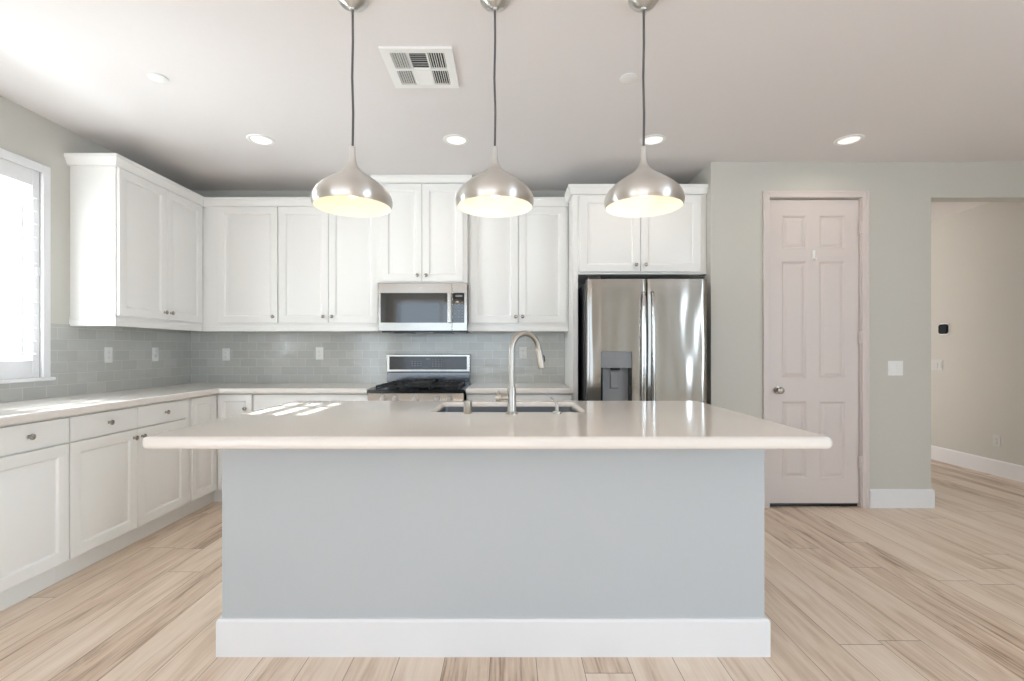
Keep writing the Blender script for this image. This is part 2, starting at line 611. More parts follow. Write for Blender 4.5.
struct('baseboard_pantry', sweep([(2.853, YD), (XP1, YD), (XP1, 5.2)], [(0, 0), (0.016, 0), (0.016, 0.136), (0.010, 0.147), (0, 0.147)]), M_TRIM,
       'short white baseboard between pantry door and hall opening')
struct('baseboard_right', sweep([(XR, YHALL), (XR, YREAR)], [(0, 0), (0.016, 0), (0.016, 0.142), (0.010, 0.154), (0, 0.154)]), M_TRIM,
       'white baseboard along the hall wall under the socket')
struct('baseboard_left', sweep([(XP0, YD), (1.998, YD)], [(0, 0), (0.016, 0), (0.016, 0.136), (0.010, 0.147), (0, 0.147)]), M_TRIM,
       'short white baseboard between refrigerator and pantry door')

# pantry door -------------------------------------------------------
door = thing('door_1', 'closed white six-panel pantry door with a round knob', 'door', (DX0, YD, 0), kind='structure')
dw = DX1 - DX0
slab_w = dw - 0.019
cas = [(0, 0), (0.018, 0), (0.018, 0.05), (0.012, 0.057), (0, 0.057)]


def casing_bm(x0, x1, z1, wd, th, y=0.0):
    """three-sided flat casing with a stepped face, standing on the floor"""
    bm = bmesh.new()
    for x, s in ((x0, -1), (x1, 1)):
        a, b = sorted((x, x + s * wd))
        box(bm, a, b, y - th, y, 0, z1 + wd)
        a, b = sorted((x + s * wd * 0.62, x + s * wd))
        box(bm, a, b, y - th - 0.005, y - th, 0, z1 + wd)
    box(bm, x0, x1, y - th, y, z1, z1 + wd)
    box(bm, x0 - wd * 0.38, x1 + wd * 0.38, y - th - 0.005, y - th, z1 + wd * 0.62, z1 + wd)
    return bm


obj('casing', casing_bm(0, dw, DZ, 0.050, 0.014), M_DOOR, door, 0.003)
obj('jamb', boxes((0, 0.004, -0.0, 0.115, 0, DZ), (dw - 0.004, dw, 0.0, 0.115, 0, DZ), (0, dw, 0.0, 0.115, DZ - 0.003, DZ)), M_DOOR, door)
zb = 0.028
sh = DZ - 0.011 - zb
sx = [0.104, 0.303, 0.404, 0.609]
sz = [v - zb for v in (0.228, 0.838, 1.022, 1.955, 2.056, 2.320)]
sl = obj('slab', panel_slab(slab_w, sh, 0.035, sx, sz, [(1, 1), (3, 1), (1, 3), (3, 3), (1, 5), (3, 5)],
                            [(0.004, 0.002), (0.014, 0.011), (0.020, 0.011), (0.042, 0.003)]), M_DOOR, door, loc=(0.0095, 0.020, zb))
obj('sweep', boxes((0.02, slab_w - 0.005, 0.012, 0.022, 0.006, zb)), M_BLACK, door)  # black strip also stands for the sweep's shadow under the door
kn = obj('knob', lathe([(0, 0.062), (0.014, 0.061), (0.026, 0.052), (0.028, 0.042), (0.022, 0.032), (0.011, 0.026), (0.010, 0.010), (0.030, 0.007), (0.032, 0.0), (0, 0)], 28, 'Y'),
         M_NICKEL, door, smooth=True, loc=(2.141 - DX0, 0.020, 0.93))
kn['label'] = 'nickel round door knob'
for z in (0.36, 1.35, 2.22):
    bm = lathe([(0, 0), (0.007, 0.001), (0.007, 0.095), (0, 0.098)], 12)
    box(bm, -0.016, 0.016, 0.004, 0.008, 0, 0.095)
    obj('hinge', bm, M_DOOR, door, smooth=True, loc=(dw - 0.004, -0.004, z - 0.048))
hook = thing('door_hook', 'small white coat hook stuck on the upper pantry door', 'hook', (2.427, YD + 0.020, 1.955))
obj('back_plate', boxes((-0.012, 0.012, -0.006, 0.0, 0.02, 0.09)), M_PLATE, hook, 0.003)
bm = bmesh.new()
tube(bm, [(0, -0.006, 0.04), (0, -0.02, 0.012), (0, -0.03, 0.006), (0, -0.038, 0.014), (0, -0.04, 0.03)], 0.005, 8)
obj('prong', bm, M_PLATE, hook, smooth=True)

# shuttered kitchen window ------------------------------------------
win = thing('window_1', 'white plantation-shuttered window over the left counter', 'window', (XL, 0, 0), kind='structure')
cw = 0.05
obj('casing', boxes((0, 0.022, WY1, WY1 + cw, WZ0 - 0.02, WZ1 + cw), (0, 0.022, WY0 - cw, WY0, WZ0 - 0.02, WZ1 + cw),
                    (0, 0.022, WY0, WY1, WZ1, WZ1 + cw)), M_TRIM, win, 0.004)
obj('sill', boxes((0, 0.05, WY0 - cw - 0.01, WY1 + cw + 0.008, WZ0 - 0.022, WZ0)), M_TRIM, win, 0.006)
obj('window_frame', boxes((-0.14, -0.09, WY0, WY0 + 0.05, WZ0, WZ1), (-0.14, -0.09, WY1 - 0.05, WY1, WZ0, WZ1), (-0.14, -0.09, WY0, WY1, WZ0, WZ0 + 0.05),
                          (-0.14, -0.09, WY0, WY1, WZ1 - 0.05, WZ1), (-0.14, -0.09, 2.84, 2.90, WZ0, WZ1)), M_TRIM, win)  # last bar is added to split the sun stripes on the island
obj('pane', boxes((-0.118, -0.112, WY0 + 0.05, WY1 - 0.05, WZ0 + 0.05, WZ1 - 0.05)), M_GLASS, win)


def shutter(y0, y1, tilt):
    fr = obj('shutter_panel', boxes((-0.03, 0.0, y0, y0 + 0.045, WZ0, WZ1), (-0.03, 0.0, y1 - 0.045, y1, WZ0, WZ1),
                                    (-0.03, 0.0, y0 + 0.045, y1 - 0.045, WZ0, WZ0 + 0.11), (-0.03, 0.0, y0 + 0.045, y1 - 0.045, WZ1 - 0.10, WZ1)), M_TRIM, win, 0.003)
    bm = bmesh.new()
    z = WZ0 + 0.11 + 0.042
    ang = math.radians(tilt)                     # negative: outer edge higher, towards the sun
    while z < WZ1 - 0.11:
        pts = []
        for k in range(12):
            a = 2 * PI * k / 12
            u, v = 0.0435 * math.cos(a), 0.0055 * math.sin(a)
            pts.append((-0.015 + u * math.cos(ang) - v * math.sin(ang), z + u * math.sin(ang) + v * math.cos(ang)))
        A = [bm.verts.new((x, y0 + 0.046, zz)) for x, zz in pts]
        B = [bm.verts.new((x, y1 - 0.046, zz)) for x, zz in pts]
        for k in range(12):
            bm.faces.new((A[k], A[(k + 1) % 12], B[(k + 1) % 12], B[k]))
        bm.faces.new(A); bm.faces.new(B[::-1])
        z += 0.081
    obj('louvers', bm, M_TRIM, fr, smooth=True)
    yc = (y0 + y1) / 2 if y1 < WY1 - 0.1 else 2.93
    obj('tilt_rod', boxes((0.030, 0.042, yc - 0.005, yc + 0.005, WZ0 + 0.14, WZ1 - 0.16)), M_TRIM, fr)
    return fr


sp = shutter(2.48, WY1 - 0.003, -4)
obj('shutter_hinge', boxes((0.001, 0.012, 3.05, 3.072, 1.72, 1.77)), M_TRIM, sp)  # hinge between shutter stile and casing
shutter(WY0 + 0.003, 2.477, 78)

# openings behind the camera; the right-hand window is added for its light
w2 = thing('window_2', 'wide window in the wall behind the camera', 'window', (-0.9, YREAR, 0), kind='structure')
obj('window_frame', boxes((-1.9, -1.84, -0.12, -0.06, 0.25, 2.45), (1.44, 1.5, -0.12, -0.06, 0.25, 2.45), (-1.84, 1.44, -0.12, -0.06, 2.39, 2.45),
                          (-1.84, 1.44, -0.12, -0.06, 0.25, 0.31), (-0.79, -0.71, -0.12, -0.06, 0.31, 2.39), (0.31, 0.39, -0.12, -0.06, 0.31, 2.39)), M_TRIM, w2)
w3 = thing('added_window_3', 'added unseen window in the right-hand wall, lighting the left side', 'window', (XR, 0, 0), kind='structure')
obj('window_frame', boxes((0.06, 0.12, -2.6, -2.54, 0.6, 2.3), (0.06, 0.12, -0.66, -0.6, 0.6, 2.3), (0.06, 0.12, -2.54, -0.66, 0.6, 0.66),
                          (0.06, 0.12, -2.54, -0.66, 2.24, 2.3), (0.06, 0.12, -1.64, -1.56, 0.66, 2.24)), M_TRIM, w3)
d2 = thing('door_2', 'glazed patio door in the wall left of the camera', 'door', (XL, 0, 0), kind='structure')
obj('door_frame', boxes((-0.12, -0.06, PY0, PY0 + 0.07, 0, PZ), (-0.12, -0.06, PY1 - 0.07, PY1, 0, PZ), (-0.12, -0.06, PY0, PY1, PZ - 0.07, PZ),
                        (-0.12, -0.06, -1.79, -1.71, 0, PZ - 0.07)), M_TRIM, d2)

# ------------------------------------------------------------------ cabinets
RINGS = [(0.003, 0.002), (0.009, 0.0105), (0.015, 0.0105), (0.043, 0.0015)]
KNOB_ME = None


def knob(parent, x, z):
    global KNOB_ME
    if KNOB_ME is None:
        bm = lathe([(0, 0.027), (0.009, 0.0265), (0.0145, 0.023), (0.0155, 0.019), (0.012, 0.015), (0.006, 0.012), (0.0055, 0.004), (0.009, 0.0), (0, 0)], 20, 'Y')
        o = obj('knob', bm, M_KNOB, parent, smooth=True, loc=(x, 0, z))
        KNOB_ME = o.data
    else:
        o = bpy.data.objects.new('knob', KNOB_ME)
        C.objects.link(o)
        o.parent = parent
        o.location = (x, 0, z)
    o['label'] = 'small satin nickel cabinet knob'
    return o


def front(parent, kind, x0, x1, z0, z1, kx=None, kz=None, fr=0.058, rot=None, loc=None):
    """a door or drawer face, its front 20 mm proud of the body; kx, kz = knob from the lower left corner"""
    w, h = x1 - x0, z1 - z0
    if kind == 'door':
        bm = panel_slab(w, h, 0.02, [fr, w - fr], [fr, h - fr], [(1, 1)], RINGS)
    else:
        bm = panel_slab(w, h, 0.02, [], [], [], [])
    o = obj(kind, bm, M_CAB, parent, 0.0025, 2, loc=loc or (x0, -0.02, z0), rot=rot)
    if kx is not None:
        knob(o, kx, kz)
    return o


CROWN = [(-0.005, 0), (0.0215, 0), (0.0215, 0.008), (0.025, 0.013), (0.038, 0.046), (0.043, 0.052), (0.043, 0.074), (-0.005, 0.074)]
RAIL = [(-0.015, 0.0), (0.004, 0.0), (0.006, 0.003), (0.006, 0.042), (0.002, 0.046), (0.002, 0.060), (-0.015, 0.060)]


def lift(prof, z, k=1.0):
    return [(o, z + h * k) for o, h in prof]


def cabinet(name, label, loc, rotz, w, d, z0, z1, fronts, toe=False, cat='cabinet', group=None):
    t = thing(name, label, cat, loc, rotz, group)
    if toe:
        obj('body', boxes((0, w, 0, d, 0.115, z1), (0, w, 0.055, d, 0, 0.115)), M_CAB, t)
    else:
        obj('body', boxes((0, w, 0, d, z0, z1)), M_CAB, t, 0.002)
    for f in fronts:
        front(t, *f)
    return t


G = 0.0015
R90 = PI / 2
BX = XL + 0.605          # face of the left base bodies
CT0, CT1 = 0.897, 0.942  # worktop
Z0, Z1, ZD = 0.125, 0.748, 0.757   # base door bottom/top, drawer bottom
DT = 0.888

LB = 'white base cabinets along the window wall'
cabinet('base_cabinet', 'white drawer-over-door base cabinet below the window, cut off by the picture edge', (BX, 1.62, 0), R90, 0.505, 0.604, 0, CT0,
        [('drawer', 0.012, 0.493, ZD, DT, 0.24, 0.066), ('door', 0.012, 0.493, Z0, Z1, 0.45, 0.575)], True, group=LB)
cabinet('base_cabinet', 'white base cabinet with one drawer and one door nearest the camera', (BX, 2.128, 0), R90, 0.472, 0.604, 0, CT0,
        [('drawer', 0.010, 0.469, ZD, DT, 0.240, 0.066), ('door', 0.010, 0.469, Z0, Z1, 0.04, 0.575)], True, group=LB)
cabinet('base_cabinet', 'white two-drawer two-door base cabinet partly hidden by the island worktop', (BX, 2.601, 0), R90, 0.987, 0.604, 0, CT0,
        [('drawer', 0.004, 0.4745, ZD, DT, 0.251, 0.066), ('drawer', 0.4775, 0.945, ZD, DT, 0.25, 0.066),
         ('door', 0.004, 0.4745, Z0, Z1, 0.440, 0.572), ('door', 0.4775, 0.945, Z0, Z1, 0.034, 0.572)], True, group=LB)
# corner cabinet, L-shaped, a door on each leg
YF = YB - 0.605
cc = thing('corner_base_cabinet', 'white L-shaped corner base cabinet with a full-height door on each leg', 'cabinet', (BX, YF, 0))
obj('body', boxes((XL - BX + 0.001, 0, -0.343, YB - YF - 0.001, 0.115, CT0), (0, 0.305, 0, YB - YF - 0.001, 0.115, CT0),
                  (XL - BX + 0.001, -0.055, -0.343, YB - YF - 0.001, 0, 0.115), (-0.055, 0.305, 0.055, YB - YF - 0.001, 0, 0.115)), M_CAB, cc)
o = front(cc, 'door', 0, 0.300, Z0, DT, rot=(0, 0, R90), loc=(0.02, -0.322, Z0), fr=0.05)
front(cc, 'door', 0.024, 0.300, Z0, DT, 0.225, 0.652, fr=0.05)
cabinet('base_cabinet', 'white base cabinet on the back wall left of the gas range', (-2.068, YF, 0), 0, 0.938, 0.604, 0, CT0,
        [('drawer', 0.010, 0.930, ZD, DT), ('door', 0.010, 0.467, Z0, Z1, 0.42, 0.575), ('door', 0.473, 0.930, Z0, Z1, 0.035, 0.575)], True)
cabinet('base_cabinet', 'white base cabinet on the back wall between gas range and refrigerator', (-0.345, YF, 0), 0, 0.862, 0.604, 0, CT0,
        [('drawer', 0.010, 0.850, ZD, DT), ('door', 0.010, 0.427, Z0, Z1, 0.38, 0.575), ('door', 0.433, 0.850, Z0, Z1, 0.035, 0.575)], True)

# worktops
me = plate_mesh('countertop', [[(XL, 1.6), (-2.322, 1.6), (-2.322, 3.877), (-1.136, 3.877), (-1.136, YB), (XL, YB)]], CT0, CT1, 0.016)
tag(link('countertop', me, M_QUARTZ, smooth=True), 'L-shaped white quartz countertop running from the window to the gas range', 'countertop')
me = plate_mesh('countertop', [[(-0.346, 3.877), (0.517, 3.877), (0.517, YB), (-0.346, YB)]], CT0, CT1, 0.016)
tag(link('countertop', me, M_QUARTZ, smooth=True), 'short white quartz countertop between gas range and refrigerator', 'countertop')

# wall cabinets
UZ0, UZ1 = 1.462, 2.505
UX = XL + 0.309
UY = YB - 0.310
UD0, UD1 = 1.483, 2.492
# on the window wall
u = cabinet('wall_cabinet', 'white two-door wall cabinet on the window wall', (UX, 3.290, 0), R90, YB - 3.290 - 0.001, 0.308, UZ0, UZ1,
            [('door', 0.012, 0.470, UD0, UD1, 0.430, 0.055), ('door', 0.474, 0.905, UD0, UD1, 0.036, 0.055)])
obj('crown_moulding', sweep([(0.0, 0.309), (0.0, 0.0), (0.95, 0.0)], lift(CROWN, 2.494)), M_CAB, u)
obj('light_rail', sweep([(0.0, 0.309), (0.0, 0.0), (0.92, 0.0)], lift(RAIL, 1.412)), M_CAB, u)
# blind corner
u = cabinet('wall_cabinet', 'white single-door wall cabinet in the corner of the back wall', (UX, UY, 0), 0, 0.664, 0.309, UZ0, UZ1,
            [('door', 0.140, 0.660, UD0, UD1, 0.487, 0.055)])
obj('crown_moulding', sweep([(-0.02, 0.0), (0.664, 0.0)], lift(CROWN, 2.494)), M_CAB, u)
obj('light_rail', sweep([(0.0, 0.0), (0.664, 0.0)], lift(RAIL, 1.412)), M_CAB, u)
u = cabinet('wall_cabinet', 'white two-door wall cabinet on the left of the microwave', (-2.006, UY, 0), 0, 0.874, 0.309, UZ0, UZ1,
            [('door', 0.006, 0.436, UD0, UD1, 0.392, 0.055), ('door', 0.440, 0.868, UD0, UD1, 0.034, 0.055)])
obj('crown_moulding', sweep([(0.0, 0.0), (0.874, 0.0)], lift(CROWN, 2.494)), M_CAB, u)
obj('light_rail', sweep([(0.0, 0.0), (0.874, 0.0)], lift(RAIL, 1.412)), M_CAB, u)
# over the microwave: deeper and taller
MY = YB - 0.385
u = cabinet('wall_cabinet', 'tallest white two-door wall cabinet directly above the microwave', (-1.130, MY, 0), 0, 0.774, 0.384, 1.824, 2.690,
            [('door', 0.040, 0.386, 1.834, 2.668, 0.312, 0.050), ('door', 0.390, 0.738, 1.834, 2.668, 0.036, 0.050)])
obj('crown_moulding', sweep([(0.0, 0.384), (0.0, 0.0), (0.774, 0.0), (0.774, 0.384)], lift(CROWN, 2.674, 0.84)), M_CAB, u)
u = cabinet('wall_cabinet', 'white two-door wall cabinet between microwave and refrigerator', (-0.354, UY, 0), 0, 0.870, 0.309, UZ0, UZ1,
            [('door', 0.020, 0.432, UD0, UD1, 0.392, 0.055), ('door', 0.438, 0.850, UD0, UD1, 0.034, 0.055)])
obj('crown_moulding', sweep([(0.0, 0.0), (0.870, 0.0)], lift(CROWN, 2.494)), M_CAB, u)
obj('light_rail', sweep([(0.0, 0.309), (0.0, 0.0), (0.870, 0.0)], lift(RAIL, 1.412)), M_CAB, u)
# refrigerator surround
FY = YB - 0.607
u = thing('refrigerator_cabinet', 'white cabinet with tall side panel built around and above the refrigerator', 'cabinet', (0.519, FY, 0))
obj('side_panel', boxes((0, 0.040, 0, 0.597, 0, 2.51)), M_CAB, u, 0.002)
obj('body', boxes((0.041, XP0 - 0.519 - 0.002, 0, 0.597, 1.862, 2.51)), M_CAB, u, 0.002)
front(u, 'door', 0.052, 0.540, 1.880, 2.495, 0.452, 0.055)
front(u, 'door', 0.544, 1.028, 1.880, 2.495, 0.038, 0.055)
obj('crown_moulding', sweep([(0.0, 0.225), (0.0, 0.0), (1.080, 0.0)], lift(CROWN, 2.506)), M_CAB, u)

# ------------------------------------------------------------------ island
IX0, IX1, IY0, IY1 = -1.302, 1.148, 1.705, 2.948
bx0, bx1, by0, by1 = -1.176, 1.047, 1.988, 2.905
isl = thing('kitchen_island', 'large grey-painted kitchen island with white baseboard', 'island', (0, by0, 0))
obj('base', boxes((bx0, bx1, 0, 0.09, 0, CT0), (bx0, bx0 + 0.09, 0.09, by1 - by0, 0, CT0), (bx1 - 0.09, bx1, 0.09, by1 - by0, 0, CT0),
                  (bx0 + 0.09, bx1 - 0.09, by1 - by0 - 0.02, by1 - by0, 0, CT0)), M_ISL, isl)
o = obj('baseboard', sweep([(bx0, by1 - by0), (bx0, 0), (bx1, 0), (bx1, by1 - by0)],
                           [(0, 0), (0.016, 0), (0.016, 0.142), (0.011, 0.1525), (0, 0.1525)]), M_TRIM, isl)
o['label'] = 'white baseboard round the island'
SX0, SX1, SY0, SY1 = -0.378, 0.368, 2.413, 2.838
me = plate_mesh('island_countertop', [rounded_rect(IX0, IX1, IY0, IY1, 0.024), rounded_rect(SX0, SX1, SY0, SY1, 0.03)[::-1]], CT0, CT1, 0.018, 6)
tag(link('island_countertop', me, M_QUARTZ, smooth=True), 'broad white quartz worktop with bullnose edge on the island', 'countertop')

# sink
sk = thing('sink', 'undermount stainless steel sink let into the island worktop', 'sink', (0, 0, 0.657))
bm = bmesh.new()
def ring(bm, x0, x1, y0, y1, r, z):
    return [bm.verts.new((x, y, z)) for x, y in rounded_rect(x0, x1, y0, y1, r, 6)]
lv = [ring(bm, SX0 + 0.001, SX1 - 0.001, SY0 + 0.001, SY1 - 0.001, 0.029, 0.259), ring(bm, SX0 + 0.003, SX1 - 0.003, SY0 + 0.003, SY1 - 0.003, 0.027, 0.261),
      ring(bm, SX0 + 0.005, SX1 - 0.005, SY0 + 0.005, SY1 - 0.005, 0.027, 0.03), ring(bm, SX0 + 0.02, SX1 - 0.02, SY0 + 0.02, SY1 - 0.02, 0.03, 0.004),
      ring(bm, SX0 + 0.25, SX1 - 0.25, SY0 + 0.15, SY1 - 0.15, 0.03, 0.0)]
for a, b in zip(lv, lv[1:]):
    for i in range(len(a)):
        bm.faces.new((a[i], a[(i + 1) % len(a)], b[(i + 1) % len(a)], b[i]))
bm.faces.new(lv[-1])
o = obj('basin', bm, M_SINK, sk, smooth=True)
obj('drain', lathe([(0, 0.006), (0.03, 0.006), (0.05, 0.004), (0.055, 0.001), (0, 0.001)], 24), M_CHROME, sk, smooth=True, loc=(0, 2.625, 0.0))

# faucet
fa = thing('faucet', 'tall brushed nickel gooseneck pull-down faucet on the island', 'faucet', (0.013, 2.335, CT1))
obj('body', lathe([(0, 0), (0.031, 0), (0.031, 0.006), (0.023, 0.010), (0.0205, 0.018), (0.0205, 0.128), (0.017, 0.131), (0.017, 0.134), (0, 0.134)], 28), M_NICKEL, fa, smooth=True)
dirv = Vector((0.142, 0.10, 0)).normalized()
R_ARC, TOP = 0.083, 0.306
pts = [(0, 0, 0.13), (0, 0, 0.2), (0, 0, 0.27), (0, 0, TOP)]
for i in range(1, 17):
    a = PI - (PI * 0.97) * i / 16
    q = dirv * (R_ARC + R_ARC * math.cos(a))
    pts.append((q.x, q.y, TOP + R_ARC * math.sin(a)))
e1, e0 = Vector(pts[-1]), Vector(pts[-2])
dd = (e1 - e0).normalized()
bm = bmesh.new()
tube(bm, pts, 0.0135, 18)
obj('spout', bm, M_NICKEL, fa, smooth=True)
bm = bmesh.new()
tube(bm, [e1, e1 + dd * 0.004, e1 + dd * 0.012, e1 + dd * 0.070, e1 + dd * 0.098, e1 + dd * 0.102], [0.0135, 0.0165, 0.0165, 0.0185, 0.0185, 0.015], 18)
hd = obj('spray_head', bm, M_NICKEL, fa, smooth=True)
bm = bmesh.new()
c = e1 + dd * 0.052 + dirv * 0.019
tube(bm, [c - dd * 0.02, c - dd * 0.012 + dirv * 0.004, c + dd * 0.012 + dirv * 0.004, c + dd * 0.02], [0.003, 0.007, 0.007, 0.003], 10)
obj('spray_button', bm, M_DARK, hd, smooth=True)
bm = bmesh.new()
tube(bm, [(-0.016, 0, 0.077), (-0.05, 0, 0.077)], 0.0125, 16)
tube(bm, [(-0.05, 0, 0.077), (-0.052, 0, 0.077), (-0.074, 0, 0.077), (-0.077, 0, 0.077)], [0.0135, 0.019, 0.019, 0.016], 18)
tube(bm, [(-0.063, 0, 0.09), (-0.063, -0.004, 0.112)], [0.007, 0.0055], 10)
obj('handle', bm, M_NICKEL, fa, smooth=True)
tag(obj('air_switch_button', lathe([(0, 0.062), (0.017, 0.062), (0.0195, 0.059), (0.0195, 0.002), (0.0185, 0), (0, 0)], 28), M_NICKEL, smooth=True, loc=(-0.200, 2.345, CT1)),
    'short brushed nickel cylinder cap beside the sink', 'air gap cap')
so = thing('soap_dispenser', 'brushed nickel soap dispenser with thin curved nozzle on the island', 'soap dispenser', (0.232, 2.345, CT1))
obj('base', lathe([(0, 0.034), (0.009, 0.034), (0.0095, 0.012), (0.021, 0.008), (0.022, 0), (0, 0)], 24), M_NICKEL, so, smooth=True)
bm = bmesh.new()
tube(bm, [(0, 0, 0.030), (-0.002, 0, 0.046), (-0.007, 0.003, 0.058), (-0.016, 0.007, 0.068), (-0.027, 0.012, 0.074), (-0.032, 0.014, 0.072)], [0.0075, 0.0065, 0.006, 0.005, 0.004, 0.0035], 12)
obj('nozzle', bm, M_NICKEL, so, smooth=True)

def mark(name, x, z, w, h, y, parent):
    """one thin printed mark on a control panel"""
    return obj(name, boxes((x - w / 2, x + w / 2, y, y + 0.001, z - h / 2, z + h / 2)), M_PRINT, parent)


# ------------------------------------------------------------------ gas range
RX0, RW = -1.122, 0.762
RY = YB - 0.665            # face of the range body
rg = thing('gas_range', 'stainless steel gas range with black cooktop and raised backguard', 'range', (RX0, RY, 0))
obj('body', boxes((0.003, RW - 0.003, 0.02, 0.655, 0.05, 0.895), (0.03, RW - 0.03, 0.06, 0.62, 0.0, 0.05)), M_DARK, rg)
bm = sweep([(0, 0), (RW, 0)], [(-0.05, 0.80), (0.022, 0.80), (0.032, 0.812), (0.020, 0.895), (0.010, 0.905), (-0.05, 0.905)])
cp = obj('control_panel', bm, M_STEEL, rg, 0.003)
for x in (0.123, 0.218, 0.381, 0.556, 0.652):
    bm = lathe([(0, 0.036), (0.016, 0.036), (0.0185, 0.033), (0.0205, 0.008), (0.024, 0.004), (0.024, 0), (0, 0)], 24, 'Y')
    box(bm, -0.0045, 0.0045, -0.044, -0.034, -0.017, 0.017)
    obj('control_knob', bm, M_KNOBR, cp, smooth=True, loc=(x, -0.0265, 0.862))
ct = obj('cooktop', sweep([(0.0, 0.580), (0.0, 0.0), (RW, 0.0), (RW, 0.580)],
                          [(-0.30, 0.899), (0.004, 0.899), (0.010, 0.906), (0.010, 0.926), (0.0, 0.932), (-0.03, 0.932), (-0.04, 0.922), (-0.30, 0.922)]), M_BLACK, rg)
ct['label'] = 'black enamel cooktop tray'
for bx_, by_, r in ((0.165, 0.17, 0.05), (0.165, 0.43, 0.04), (0.381, 0.30, 0.045), (0.597, 0.17, 0.045), (0.597, 0.43, 0.05)):
    obj('burner', lathe([(0, 0.020), (r * 0.8, 0.020), (r * 0.82, 0.012), (r, 0.010), (r, 0.0), (0, 0)], 24), M_IRON, rg, smooth=True, loc=(bx_, by_, 0.922))


def grate(x0, x1, y0, y1, griddle=False):
    bm = bmesh.new()
    zt, zb_, b_ = 0.962, 0.948, 0.012
    for x in (x0, x1 - b_):
        box(bm, x, x + b_, y0, y1, zb_, zt)
    for y in (y0, (y0 + y1) / 2 - b_ / 2, y1 - b_):
        box(bm, x0 + b_, x1 - b_, y, y + b_, zb_, zt)
    xm = (x0 + x1) / 2
    if griddle:
        box(bm, x0 + 0.02, x1 - 0.02, y0 + 0.05, y1 - 0.05, zt, zt + 0.012)
        box(bm, x0 + 0.02, x1 - 0.02, y0 + 0.05, y0 + 0.062, zt + 0.012, zt + 0.02)
        box(bm, x0 + 0.02, x1 - 0.02, y1 - 0.062, y1 - 0.05, zt + 0.012, zt + 0.02)
    else:
        for yc in (y0 + (y1 - y0) * 0.25, y0 + (y1 - y0) * 0.75):
            box(bm, x0 + b_, xm - 0.03, yc - 0.005, yc + 0.005, zb_, zt)
            box(bm, xm + 0.03, x1 - b_, yc - 0.005, yc + 0.005, zb_, zt)
            for s in (-1, 1):
                ya, yb_ = sorted((yc + s * 0.03, yc + s * ((y1 - y0) / 4 - b_)))
                box(bm, xm - 0.005, xm + 0.005, ya, yb_, zb_, zt)
    for x in (x0, x1 - b_):
        for y in (y0, y1 - b_):
            box(bm, x, x + b_, y, y + b_, 0.922, zb_)
    return bm


obj('grate', grate(0.045, 0.270, 0.045, 0.565), M_IRON, rg)
gd = obj('griddle_grate', grate(0.278, 0.484, 0.045, 0.565, True), M_IRON, rg)
gd['label'] = 'centre grate carrying a flat griddle plate'
obj('grate', grate(0.492, 0.717, 0.045, 0.565), M_IRON, rg)
obj('backguard_base', boxes((0.0, RW, 0.585, 0.655, 0.90, 1.045)), M_POLISH, rg, 0.004)
bg = obj('backguard', boxes((-0.004, RW + 0.004, 0.570, 0.655, 1.045, 1.212)), M_STEEL, rg, 0.008, 3)
dp = obj('display_panel', boxes((0.026, RW - 0.026, 0.566, 0.572, 1.070, 1.190)), M_PANEL, bg, 0.003)
for cx in (0.235, 0.262, 0.289, 0.315):
    for z in (1.105, 1.125, 1.145):
        mark('touch_key', cx, z, 0.012, 0.004, 0.5652, dp)
for cx in (0.425, 0.452, 0.479, 0.505):
    for z in (1.100, 1.122, 1.144, 1.164):
        mark('touch_key', cx, z, 0.008, 0.006, 0.5652, dp)
for cx in (0.335, 0.352, 0.372):
    mark('touch_key', cx, 1.094, 0.008, 0.004, 0.5652, dp)
mark('clock_display', 0.380, 1.166, 0.036, 0.012, 0.5652, dp)
od = obj('oven_door', boxes((0.003, RW - 0.003, -0.02, 0.02, 0.24, 0.79)), M_STEEL, rg, 0.006)
obj('oven_window', boxes((0.12, RW - 0.12, -0.023, -0.018, 0.38, 0.66)), M_BGLASS, od)
bm = bmesh.new()
tube(bm, [(0.05, -0.065, 0.735), (RW - 0.05, -0.065, 0.735)], 0.012)
for x in (0.08, RW - 0.08):
    tube(bm, [(x, -0.02, 0.735), (x, -0.065, 0.735)], 0.009, 10)
obj('handle', bm, M_CHROME, od, smooth=True)
obj('storage_drawer', boxes((0.003, RW - 0.003, -0.015, 0.02, 0.06, 0.23)), M_STEEL, rg, 0.005)

# ------------------------------------------------------------------ microwave
MW, MH = 0.757, 0.409
mwv = thing('microwave', 'stainless over-the-range microwave with black glass door', 'microwave', (-1.114, YB - 0.400, 1.412))
obj('body', boxes((0, MW, 0.032, 0.39, 0, MH)), M_DARK, mwv, 0.003)
dwid = 0.628
md_ = obj('door', boxes((0, dwid, 0, 0.03, 0.0, MH)), M_STEEL, mwv, 0.004)
obj('door_glass', boxes((0.018, dwid - 0.040, -0.003, 0.002, 0.070, MH - 0.085)), M_BGLASS, md_, 0.002)
hb = obj('handle', boxes((dwid - 0.032, dwid - 0.006, -0.030, -0.016, 0.068, MH - 0.080)), M_STEEL, md_, 0.005, 3)
obj('handle_post', boxes((dwid - 0.026, dwid - 0.012, -0.018, 0.002, 0.085, 0.11)), M_STEEL, hb)
obj('handle_post', boxes((dwid - 0.026, dwid - 0.012, -0.018, 0.002, MH - 0.12, MH - 0.095)), M_STEEL, hb)
cpn = obj('control_panel', boxes((dwid + 0.002, MW, 0, 0.03, 0, MH)), M_STEEL, mwv, 0.004)
dp = obj('display', boxes((dwid + 0.006, MW - 0.024, -0.003, 0.002, 0.070, MH - 0.085)), M_BGLASS, cpn, 0.002)
for r in range(7):
    for cx in range(3):
        mark('touch_key', dwid + 0.027 + cx * 0.030, 0.0925 + r * 0.026, 0.014, 0.005, -0.0036, dp)
mark('clock_display', dwid + 0.0595, 0.298, 0.059, 0.016, -0.0036, dp)
